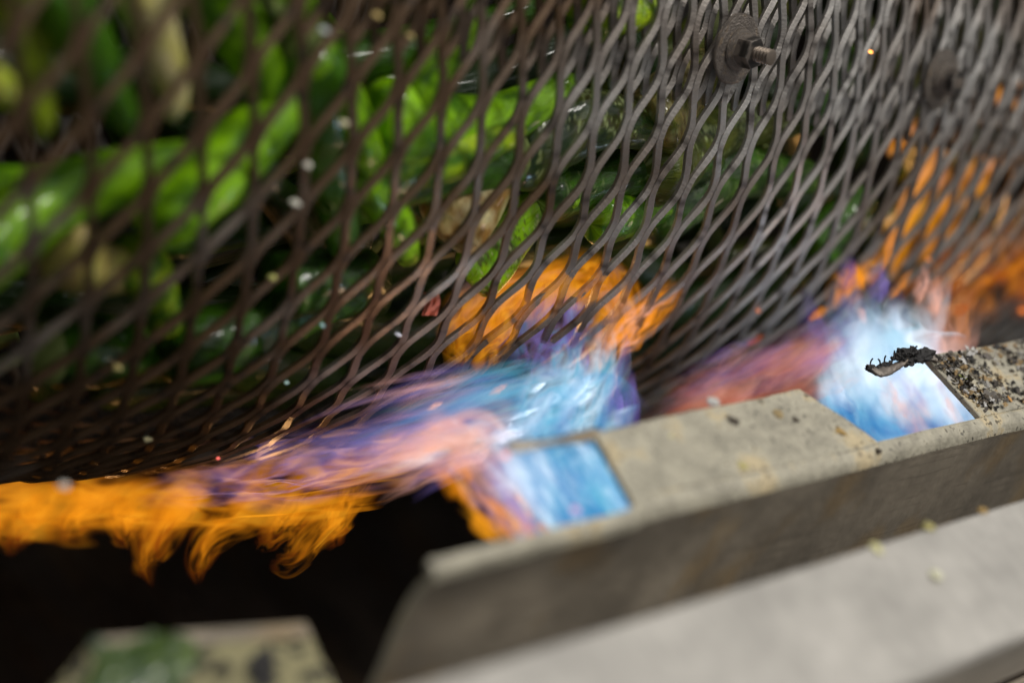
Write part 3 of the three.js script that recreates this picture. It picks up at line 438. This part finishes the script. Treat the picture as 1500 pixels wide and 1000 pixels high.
// many narrow ribbons of gas: each a path [px, py, depth, half width], the colours at its root and tip, and a density
function wisps(list) {
  return mergeGeometries(list.map(([pts, ca, cb, den], i) => sheets({ seed: 300 + i * 3.7 + pts[0][0] * 0.01, pts, k: 1, nu: 34, nv: 12, fv: 7, fu: 2.4, oct: 2, wave: 1, bulge: 0.5, seedless: true,
    look: (u, v, n, m) => [mixc(ca, cb, smoothstep(u + 0.4 * m, 0.1, 0.9)), den * (0.35 + 0.65 * smoothstep(n, -0.5, 0.4)) * (1 - v * v) ** 1.4 * ends(u, 0.25, 0.5)] })));
}
const inFront = (px, py, gap, most) => { const h = drumHit(px, py); return h === null ? most : Math.min(most, h - gap); };
const F1 = (() => {
  const R = rng(2024), base1 = [], fan = [], lick = [], pinks = [];
  for (let i = 0; i < 54; i++) {                                     // rising from the opening, leaning back to the left
    const t = R(), x = lerp(750, 975, t), y = lerp(735, 800, R()), L = lerp(70, 170, R()), a = 0.72 + 0.3 * R(), d = lerp(0.66, 0.7, R()), left = t < 0.22, w = lerp(7, 24, R());
    const c0 = left ? pick(R, [C.pink, C.purple, C.white]) : pick(R, [C.blue, C.cyan, C.cyan, C.white, C.blue]), c1 = left ? pick(R, [C.pink, C.purple]) : pick(R, [C.cyan, C.white, C.white, C.blue]);
    base1.push([[[x, y, d, w], [x - 0.35 * L * a, y - 0.5 * L, d + 0.01, w * 1.2], [x - 0.75 * L * a, y - L, d + 0.02, w * 0.8]], c0, c1, lerp(0.25, 0.6, R())]);
  }
  for (let i = 0; i < 40; i++) {                                     // past the rail and up to the mesh
    const x = lerp(745, 925, R()), y = lerp(620, 670, R()), L = lerp(60, 140, R()), lean = lerp(0.1, 0.75, R()) * smoothstep(930 - x, 10, 110), d = lerp(0.69, 0.72, R()), w = lerp(8, 24, R()), e = x > 870;
    lick.push([[[x, y, d, w], [x + lean * L * 0.5, y - L * 0.5, d + 0.025, w * 1.1], [x + lean * L * 1.2, y - L, Math.min(d + 0.05, inFront(x, y - L, 0.01, 0.8)), w * 0.6]], e ? C.violet : pick(R, [C.cyan, C.blue, C.white, C.cyan]), e ? C.purple : pick(R, [C.cyan, C.blue, C.white, C.purple]), lerp(0.2, 0.48, R())]);
  }
  for (let i = 0; i < 64; i++) {                                     // spreading down to the left along the drum
    const t = R(), x = lerp(905, 640, t), y = lerp(505, 615, R()) + 30 * t, L = lerp(110, 330, R()), sl = lerp(0.27, 0.5, R()) - 0.1 * t, gap = lerp(0.006, 0.045, R()), w = lerp(5, 26, R() ** 1.4);
    const P = (k, ww) => { const px = x - L * k, py = y + L * sl * (k - 0.12 * Math.sin(k * 3.1)); return [px, py, inFront(px, py, gap, 0.79), ww]; };
    const near = x > 740;
    fan.push([[P(0, w * 0.6), P(0.3, w), P(0.65, w * 0.9), P(1, w * 0.35)], near ? pick(R, [C.cyan, C.white, C.blue, C.cyan]) : pick(R, [C.purple, C.pink, C.blue]), x - L < 560 ? pick(R, [C.purple, C.violet, C.purple, C.pink]) : pick(R, [C.blue, C.purple, C.cyan]), lerp(0.1, 0.34, R())]);
  }
  const hot = C.white.map((q) => q * 1.9);
  for (const [x, y, dx, dy, w, c] of [[868, 545, -50, 48, 16, hot], [885, 552, -70, 34, 9, hot], [838, 560, -46, 40, 14, hot], [872, 575, -60, 20, 12, hot], [800, 560, -26, 16, 6, hot], [745, 562, -34, 18, 7, C.pink], [795, 595, -60, 24, 6, hot], [905, 540, -20, 60, 9, C.pink], [770, 632, -60, 6, 20, hot], [650, 588, -30, 14, 6, C.pink], [912, 575, -12, 46, 10, C.purple], [720, 655, -40, 24, 14, C.pink]])
    pinks.push([[[x, y, inFront(x, y, 0.02, 0.76), w * 0.5], [x + dx * 0.5, y + dy * 0.5, inFront(x, y, 0.025, 0.755), w], [x + dx, y + dy, inFront(x + dx, y + dy, 0.03, 0.75), w * 0.4]], c, c, 0.85]);
  for (let i = 0; i < 26; i++) { const x = lerp(790, 640, R()), y = lerp(610, 670, R()), L = lerp(70, 190, R()), w = lerp(8, 24, R()), d = lerp(0.70, 0.74, R()); pinks.push([[[x, y, d, w * 0.6], [x - L * 0.45, y + L * 0.12, d + 0.01, w], [x - L, y + L * lerp(0.2, 0.5, R()), d + 0.03, w * 0.4]], pick(R, [C.pink, C.pink, C.white, C.purple]), pick(R, [C.pink, C.purple, C.orange]), lerp(0.2, 0.5, R())]); }
  const ora = []; for (let i = 0; i < 22; i++) { const t = R(), x = lerp(805, 690, t) + lerp(-34, 26, R()), y = lerp(810, 700, t) + lerp(-14, 34, R()), L = lerp(26, 90, R()), w = lerp(4, 15, R()), d = lerp(0.645, 0.665, R()); ora.push([[[x, y, d, w * 0.7], [x - L * lerp(0.05, 0.5, R()), y - L * 0.4, d, w], [x - L * lerp(0.3, 1.1, R()), y - L * 0.75, d + 0.006, w * 0.4]], pick(R, [C.orange, C.amber, C.orange, C.pink]), pick(R, [C.orange, C.orange, C.amber]), lerp(0.4, 0.75, R())]); }
  const g = base('middle_flame', at(820, 700, 0.68)); tag(g, 'blue gas flame rising from the left opening and spreading under the mesh', 'flame');
  const put = (n, geo) => { mesh(n, toLocal(geo, g), M.flame, g).castShadow = false; };
  put('blue_base', sheets({ seed: 1, pts: [[940, 800, 0.70, 130], [880, 750, 0.70, 132], [820, 680, 0.71, 124], [785, 610, 0.73, 100]], k: 4, deep: 0.03, fv: 6, fu: 3, oct: 3, bulge: 0.1, nu: 90, nv: 60,
    look: (u, v, n, m) => { const st = smoothstep(n, -0.35, 0.35); let c = mixc(mixc(C.blue, C.deep, smoothstep(m, 0.1, 0.45) * 0.4), C.cyan, st); c = mixc(c, C.white, smoothstep(n + 0.3 * m, 0.05, 0.5) * 0.7); c = mixc(c, C.pink, smoothstep(-v + 0.5 * m, 0.4, 0.9) * 0.6); return [c, 0.42 * edge(v, 0.35) * ends(u, 0.05, 0.5)]; } }));
  put('blue_plume', sheets({ seed: 3, pts: [[915, 640, 0.70, 50], [870, 590, 0.73, 66], [790, 580, 0.752, 72], [690, 605, 0.752, 62], [580, 632, 0.752, 46], [450, 660, 0.758, 28], [340, 688, 0.77, 18]], k: 4, deep: 0.02, fv: 8, fu: 4, oct: 3, nu: 120, nv: 40, wave: 1.6,
    look: (u, v, n, m) => { let c = mixc(C.cyan, C.blue, smoothstep(m, -0.1, 0.4)); c = mixc(c, C.purple, smoothstep(u + 0.35 * m, 0.42, 0.72) * 0.85); c = mixc(c, C.purple, smoothstep(0.16 - u, 0, 0.14)); return [c, (0.06 + 0.24 * smoothstep(n + 0.5 * m, -0.3, 0.5)) * edge(v, 0.95) * ends(u, 0.15, 0.5)]; } }));
  put('white_core', sheets({ seed: 5, pts: [[760, 640, 0.705, 30], [805, 600, 0.725, 52], [845, 565, 0.742, 58], [870, 525, 0.755, 44], [880, 480, 0.77, 20]], k: 3, deep: 0.02, fv: 5, fu: 2, oct: 3, nu: 60, nv: 40, vary: 0.8,
    look: (u, v, n, m) => [mixc(mixc(C.white, C.cyan, smoothstep(n, -0.2, 0.35)), C.purple, smoothstep(u + 0.4 * m, 0.65, 1)), 0.62 * smoothstep(n + 0.5 * m, -0.5, 0.3) * (1 - v * v) ** 1.2 * ends(u, 0.3, 0.5)] }));
  put('pink_lobe', sheets({ seed: 8, pts: [[760, 655, 0.69, 24], [715, 632, 0.70, 42], [665, 640, 0.708, 44], [600, 662, 0.72, 34], [520, 690, 0.74, 22]], k: 3, deep: 0.02, fv: 5, fu: 3, oct: 2, nu: 70, nv: 36, vary: 0.8,
    look: (u, v, n, m) => [mixc(mixc(C.pink, C.white, smoothstep(n - 0.5 * u, -0.1, 0.4) * 0.6), C.purple, smoothstep(u + 0.6 * m, 0.6, 1)), 0.42 * smoothstep(n + 0.4 * m, -0.5, 0.3) * (1 - v * v) * ends(u, 0.3, 0.5)] }));
  put('rising_wisps', wisps(base1)); put('licking_wisps', wisps(lick)); put('spreading_wisps', wisps(fan)); put('pink_wisps', wisps(pinks)); put('orange_wisps', wisps(ora));
  return g;
})();
glow(830, 680, 0.69, [0.5, 0.75, 1], 0.006, F1); glow(700, 640, 0.71, [1, 0.62, 0.4], 0.007, F1);

const F1B = flame('orange_crest_flame', 'orange flame arching among the chiles behind the mesh above the left opening', at(830, 440, 0.86), [
  ...[[71, [[660, 520, 14], [672, 490, 26], [690, 458, 30], [716, 425, 12]]], [72, [[715, 500, 14], [728, 462, 30], [752, 425, 32], [780, 400, 10]]], [73, [[770, 470, 14], [790, 430, 30], [812, 403, 28], [836, 384, 10]]], [74, [[835, 450, 12], [850, 415, 28], [868, 395, 24], [886, 376, 8]]], [75, [[885, 500, 12], [900, 455, 28], [906, 420, 26], [900, 388, 10]]], [76, [[845, 545, 8], [868, 510, 22], [886, 475, 20], [905, 440, 8]]], [77, [[690, 540, 8], [710, 505, 24], [735, 480, 20], [765, 455, 8]]]]
    .map(([seed, p]) => ['flame_tongue', { seed, pts: p.map(([x, y, w]) => [x, y, (drumHit(x, y) ?? 0.84) + 0.012, w * 1.2]), k: 3, deep: 0.012, fv: 3, fu: 1.3, oct: 2, nu: 60, nv: 26, bulge: 0.4, wave: 0.7, vary: 1.2,
      look: (u, v, n, m) => [mixc(mixc(C.orange, C.amber, smoothstep(n, -0.1, 0.4)), seed === 76 ? C.pink : C.rustShade, (seed === 76 ? 0.7 : 0.6) * smoothstep(m, 0.1, 0.5)), 0.3 * smoothstep(n + 0.6 * m, -0.6, 0.35) * (1 - v * v) ** 1.2 * ends(u, 0.3, 0.35)] }]),
  ['orange_arch', { seed: 29, pts: [[640, 510, 0.84, 26], [690, 462, 0.84, 44], [760, 425, 0.83, 44], [830, 405, 0.835, 44], [895, 420, 0.84, 40], [905, 470, 0.85, 30], [870, 520, 0.86, 20]], k: 3, deep: 0.02, fv: 2, fu: 4, oct: 2, nu: 80, wave: 0.8, bulge: 0.2, vary: 0.8,
    look: (u, v, n, m) => [mixc(C.orange, C.pink, smoothstep(n + m, 0, 0.6)), 0.26 * smoothstep(n + 0.6 * m, -0.5, 0.4) * (1 - v * v) * ends(u, 0.25, 0.25)] }],
  ['orange_tail', { seed: 22, pts: [[880, 520, 0.855, 30], [925, 475, 0.86, 32], [965, 440, 0.86, 26], [1000, 405, 0.865, 12]], k: 4, deep: 0.012, fv: 10, nu: 60,
    look: (u, v, n, m) => [mixc(C.orange, C.pink, smoothstep(m, 0, 0.4)), 0.55 * smoothstep(n, -0.25, 0.2) * edge(v, 0.7) * ends(u, 0.2, 0.5)] }],
  ['violet_heart', { seed: 23, pts: [[760, 560, 0.82, 90], [790, 500, 0.835, 85], [830, 455, 0.845, 60], [860, 430, 0.85, 30]], k: 4, deep: 0.015, fv: 8, nu: 70,
    look: (u, v, n, m) => [mixc(mixc(C.purple, C.smoke, smoothstep(m, 0, 0.4)), C.cyan, smoothstep(n, 0.1, 0.5) * 0.8), 0.3 * smoothstep(n, -0.5, 0.3) * edge(v, 0.9) * ends(u, 0.2, 0.4)] }],
]);
glow(800, 460, 0.85, [1, 0.55, 0.2], 0.004, F1B);

const F2 = flame('under_drum_flame', 'long orange and purple flame trailing to the left beneath the drum', at(300, 730, 0.86), [
  ['purple_streamer', { seed: 31, pts: [[640, 640, 0.73, 40], [540, 660, 0.75, 50], [430, 680, 0.79, 52], [330, 696, 0.84, 44], [200, 712, 0.87, 36]], k: 3, deep: 0.02, fv: 6, fu: 4, nu: 110,
    look: (u, v, n, m) => [mixc(mixc(C.purple, C.violet, smoothstep(m, 0, 0.4)), C.pink, smoothstep(n, 0.05, 0.45)), 0.36 * smoothstep(n, -0.35, 0.35) * edge(v, 0.9) * ends(u, 0.2, 0.4)] }],
  ['orange_sheet', { seed: 32, pts: [[640, 662, 0.74, 26], [540, 686, 0.78, 42], [400, 706, 0.83, 56], [300, 712, 0.86, 64], [180, 718, 0.88, 68], [60, 720, 0.89, 66], [-80, 722, 0.90, 66]], k: 4, deep: 0.03, fv: 3, fu: 7, nu: 200, nv: 46, oct: 2, vary: 0.7, wave: 0.8,
    look: (u, v, n, m) => { const q = n + 0.8 * m, top = smoothstep(v + 0.5 * m, 0.05, 0.75); let c = mixc(mixc(C.rustShade, C.orange, smoothstep(q, -0.35, 0.1)), C.amber, smoothstep(q, 0.15, 0.55)); c = mixc(c, mixc(lin(170, 92, 40), C.purple, smoothstep(0.62 - u, 0, 0.4) * 0.7), top * 0.75); return [c, 0.34 * smoothstep(q - 0.1 * v, -0.4, 0.4) * (1 - 0.55 * top) * smoothstep(1 - Math.abs(v) + 0.8 * m, 0.0, 0.75) * smoothstep(1 - Math.abs(v), 0, 0.3) * smoothstep(u, 0.02, 0.2)]; } }],
  ...[[61, [[330, 690, 16], [270, 720, 40], [225, 775, 34], [212, 812, 20], [226, 845, 7]]], [62, [[560, 690, 14], [500, 728, 34], [455, 770, 28], [425, 800, 22], [400, 800, 10]]], [63, [[420, 715, 14], [360, 745, 34], [310, 772, 24], [288, 810, 18], [292, 845, 6]]], [64, [[520, 690, 14], [500, 735, 26], [482, 765, 22], [470, 785, 8]]],
    [65, [[110, 705, 16], [60, 735, 40], [25, 765, 26], [14, 798, 8]]], [66, [[190, 705, 16], [140, 725, 36], [98, 755, 24], [92, 785, 8]]], [67, [[250, 700, 18], [180, 740, 36], [185, 775, 22], [200, 795, 8]]], [68, [[480, 700, 20], [430, 735, 30], [400, 762, 24], [372, 782, 10]]], [69, [[-20, 705, 16], [-30, 745, 40], [0, 780, 20], [20, 800, 8]]]]
    .map(([seed, p]) => ['flame_tongue', { seed, pts: p.map(([x, y, w], i) => [x, y + 5 * i, lerp(0.885, 0.8, clamp(x / 560, 0, 1)), w]), k: 3, deep: 0.014, fv: 2.2, fu: 2.2, oct: 2, nu: 60, nv: 24, bulge: 0.5, wave: 0.7, vary: 1.4,
      look: (u, v, n, m) => [mixc(mixc(C.orange, C.rustShade, smoothstep(u + m, 0.55, 1.1)), C.amber, smoothstep(n - 0.5 * u, 0, 0.4)), 0.4 * smoothstep(n + 0.6 * m, -0.4, 0.45) * (1 - v * v) ** 1.2 * ends(u, 0.4, 0.6)] }]),
]);
glow(400, 725, 0.84, [1, 0.55, 0.2], 0.004, F2); glow(150, 735, 0.88, [1, 0.5, 0.18], 0.004, F2);

const F3 = (() => {
  const R = rng(909), up = [], b = [], sweep = [], tips = [];
  for (let i = 0; i < 44; i++) { const t = R(), x = lerp(1225, 1440, t), y = lerp(610, 680, R()), L = lerp(60, 150, R()), d = lerp(0.84, 0.87, R()), w = lerp(9, 26, R()), warm = t > 0.5 && R() < 0.3; b.push([[[x, y, d, w], [x - L * 0.3, y - L * 0.42, d, w * 1.1], [x - L * 0.5, y - L * 0.95, d + 0.01, w * 0.7]], warm ? C.pink : pick(R, t < 0.45 ? [C.blue, C.deep, C.blue, C.cyan] : [C.blue, C.purple, C.white, C.cyan]), warm ? C.pink : pick(R, [C.cyan, C.white, C.blue]), lerp(0.25, 0.6, R())]); }
  for (let i = 0; i < 48; i++) { const t = R(), x = lerp(1190, 1395, t), y = lerp(520, 610, R()), L = lerp(60, 170, R()), lean = lerp(-0.35, 0.45, R()), d = lerp(0.85, 0.88, R()), w = lerp(16, 40, R()); const core = Math.abs(t - 0.5) < 0.33; up.push([[[x, y, d, w * 0.7], [x + lean * L * 0.4, y - L * 0.5, d + 0.01, w], [x + lean * L, y - L, d + 0.02, w * 0.5]], core ? pick(R, [C.white, C.white, C.cyan]) : t > 0.5 ? C.pink : C.purple, core ? pick(R, [C.white, C.cyan, C.purple]) : t > 0.5 ? pick(R, [C.pink, C.orange, C.purple]) : pick(R, [C.purple, C.violet]), lerp(0.16, 0.4, R())]); }
  for (let i = 0; i < 60; i++) { const x = lerp(1270, 1060, R()), low = R(), y = lerp(455, 560, low) + (1270 - x) * 0.18, L = lerp(70, 210, R()), sl = lerp(0.3, 0.52, R()), w = lerp(12, 36, R()), d = lerp(0.83, 0.87, R()); const P = (k, ww) => { const px = x - L * k, py = y + L * sl * k; return [px, py, inFront(px, py, 0.02, d - 0.05 * k), ww]; }; sweep.push([[P(0, w * 0.6), P(0.5, w), P(1, w * 0.4)], low > 0.5 ? pick(R, [C.pink, C.pink, C.coral]) : pick(R, [C.purple, C.pink, C.purple, C.orange]), low > 0.45 ? pick(R, [C.coral, C.rustShade, C.coral]) : pick(R, [C.coral, C.purple, C.coral]), lerp(0.08, 0.22, R())]); }
  for (const [x, y, dx, dy, w, c] of [[1235, 440, 12, -60, 16, C.orange], [1262, 430, -10, -50, 14, C.orange], [1300, 440, 40, -50, 12, C.orange], [1340, 450, 20, -70, 16, C.pink], [1365, 470, 8, -70, 18, C.pink], [1290, 400, 22, -60, 10, C.orange], [1265, 480, -6, -34, 12, C.pink], [1230, 430, 20, -60, 24, C.violet], [1280, 450, 10, -70, 24, C.purple], [1390, 455, 34, -6, 14, C.rustShade], [1180, 470, 40, -24, 10, C.orange], [1090, 505, 34, -16, 8, C.rustShade]])
    tips.push([[[x, y, 0.87, w * 0.6], [x + dx * 0.5, y + dy * 0.5, 0.875, w], [x + dx, y + dy, 0.88, w * 0.4]], c, c, 0.6]);
  const g = base('right_flame', at(1290, 560, 0.85)); tag(g, 'white and blue gas flame standing in the right opening with purple edges', 'flame');
  const put = (n, geo) => { mesh(n, toLocal(geo, g), M.flame, g).castShadow = false; };
  put('blue_base', sheets({ seed: 41, pts: [[1400, 720, 0.885, 150], [1350, 660, 0.875, 155], [1305, 590, 0.87, 140], [1275, 520, 0.87, 100]], k: 4, deep: 0.03, fv: 4, fu: 2.6, oct: 2, bulge: 0.1, nu: 80, nv: 50,
    look: (u, v, n, m) => { let c = mixc(mixc(C.deep, C.blue, smoothstep(m, -0.35, 0.1)), C.cyan, smoothstep(n, -0.3, 0.4) * 0.8); c = mixc(c, C.white, smoothstep(n * 0.5 + 0.4 * v + 0.7 * u, 0.2, 0.8) * 0.9); return [c, 0.4 * edge(v, 0.3) * ends(u, 0.04, 0.4)]; } }));
  put('white_core', sheets({ seed: 42, pts: [[1325, 620, 0.86, 60], [1300, 560, 0.865, 105], [1285, 505, 0.87, 108], [1290, 445, 0.875, 70]], k: 4, deep: 0.04, fv: 4, oct: 2, nu: 70, nv: 40, wave: 1.5,
    look: (u, v, n, m) => [mixc(mixc(C.white, C.cyan, smoothstep(m, -0.05, 0.4) * 0.7), C.purple, smoothstep(Math.abs(v) + 0.5 * m, 0.5, 0.95) * 0.6), (0.24 + 0.34 * smoothstep(n, -0.3, 0.4)) * edge(v, 1) * ends(u, 0.3, 0.5)] }));
  put('rising_wisps', wisps(b)); put('pale_wisps', wisps(up)); put('sweeping_wisps', wisps(sweep)); put('flame_tips', wisps(tips));
  return g;
})();
glow(1310, 590, 0.86, [0.65, 0.8, 1], 0.006, F3); glow(1360, 470, 0.86, [1, 0.7, 0.6], 0.003, F3);
const tongue = (seed, pts, deep) => ({ seed, pts, k: 3, deep: deep ?? 0.012, fv: 4, fu: 1.6, oct: 2, nu: 60, wave: 0.8, vary: 1.0, look: (u, v, n, m) => [mixc(mixc(C.orange, C.amber, smoothstep(n, 0, 0.5)), C.pink, smoothstep(m, 0.1, 0.45) * 0.5), 0.6 * smoothstep(n + 0.5 * m, -0.3, 0.3) * (1 - v * v) * ends(u, 0.2, 0.45)] });
const F4 = flame('far_orange_flame', 'broken orange tongues licking up behind the mesh at the right', at(1340, 300, 1.0), [
  ['flame_tongue', tongue(51, [[1300, 420, 0.99, 14], [1310, 350, 0.99, 24], [1340, 290, 0.99, 28], [1372, 235, 0.99, 22], [1392, 160, 0.99, 9]])],
  ['flame_tongue', tongue(52, [[1225, 450, 0.94, 12], [1240, 420, 0.95, 24], [1262, 400, 0.96, 20], [1290, 370, 0.97, 10]])],
  ['flame_tongue', tongue(53, [[1345, 400, 1.03, 16], [1390, 300, 1.03, 30], [1440, 250, 1.04, 24], [1490, 200, 1.05, 12]])],
  ['flame_tongue', tongue(54, [[1310, 230, 0.98, 10], [1325, 200, 0.985, 16], [1340, 170, 0.99, 8]])],
  ['flame_haze', { seed: 55, pts: [[1330, 450, 1.04, 50], [1390, 410, 1.06, 70], [1450, 390, 1.08, 80], [1540, 400, 1.1, 80]], k: 5, deep: 0.04, fv: 5, fu: 4, nu: 80,
    look: (u, v, n, m) => [mixc(C.rustShade, C.orange, smoothstep(n, 0, 0.5)), 0.3 * smoothstep(n + m, -0.15, 0.5) * edge(v, 0.9) * ends(u, 0.2, 0.2)] }],
  ['flame_tongue', tongue(56, [[1440, 190, 1.02, 8], [1470, 150, 1.02, 22], [1500, 110, 1.02, 16], [1530, 90, 1.02, 8]])],
]);
glow(1360, 320, 1.06, [1, 0.5, 0.15], 0.006, F4);

// ---------------------------------------------------------------- sparks
const sparkMat = (c) => new THREE.MeshBasicMaterial({ color: rgb(...c) });
[[1276, 76, HD(1276, 76, -0.004), 0.0009, [6, 2.2, 0.4], 'tiny glowing orange ember against the mesh right of the first bolt'], [319, 671, 0.74, 0.0006, [1.8, 0.3, 0.25], 'tiny red spark under the drum at the left'], [740, 667, 0.6, 0.0013, [1.3, 0.5, 0.45], 'pink spark at the left side of the left opening'], [843, 746, 0.6, 0.0014, [0.8, 0.45, 0.7], 'mauve spark in the blue flame of the left opening'], [1111, 455, HD(1111, 455, -0.004), 0.0011, [0.8, 0.22, 0.08], 'dim red ember on the mesh between the two flames'], [1499, 455, 1.05, 0.002, [1.2, 0.3, 0.06], 'orange ember at the right border'], [1361, 380, 0.97, 0.0014, [0.9, 0.3, 0.08], 'orange ember above the right flame'],
].forEach(([px, py, d, r, c, l], i) => { const m = mesh('ember_light', crumbGeo(i * 2.1, r), sparkMat(c)); m.position.copy(at(px, py, d)); tag(m, l, 'ember'); });
{ const m = mesh('ash_fleck', crumbGeo(9, 0.0017), matOf([0.5, 0.47, 0.42])); m.position.copy(at(93, 711, 0.6)); tag(m, 'pale ash fleck floating below the drum at the left', 'ash fleck'); }

renderer.setSize(1024, 682);
renderer.render(scene, camera);
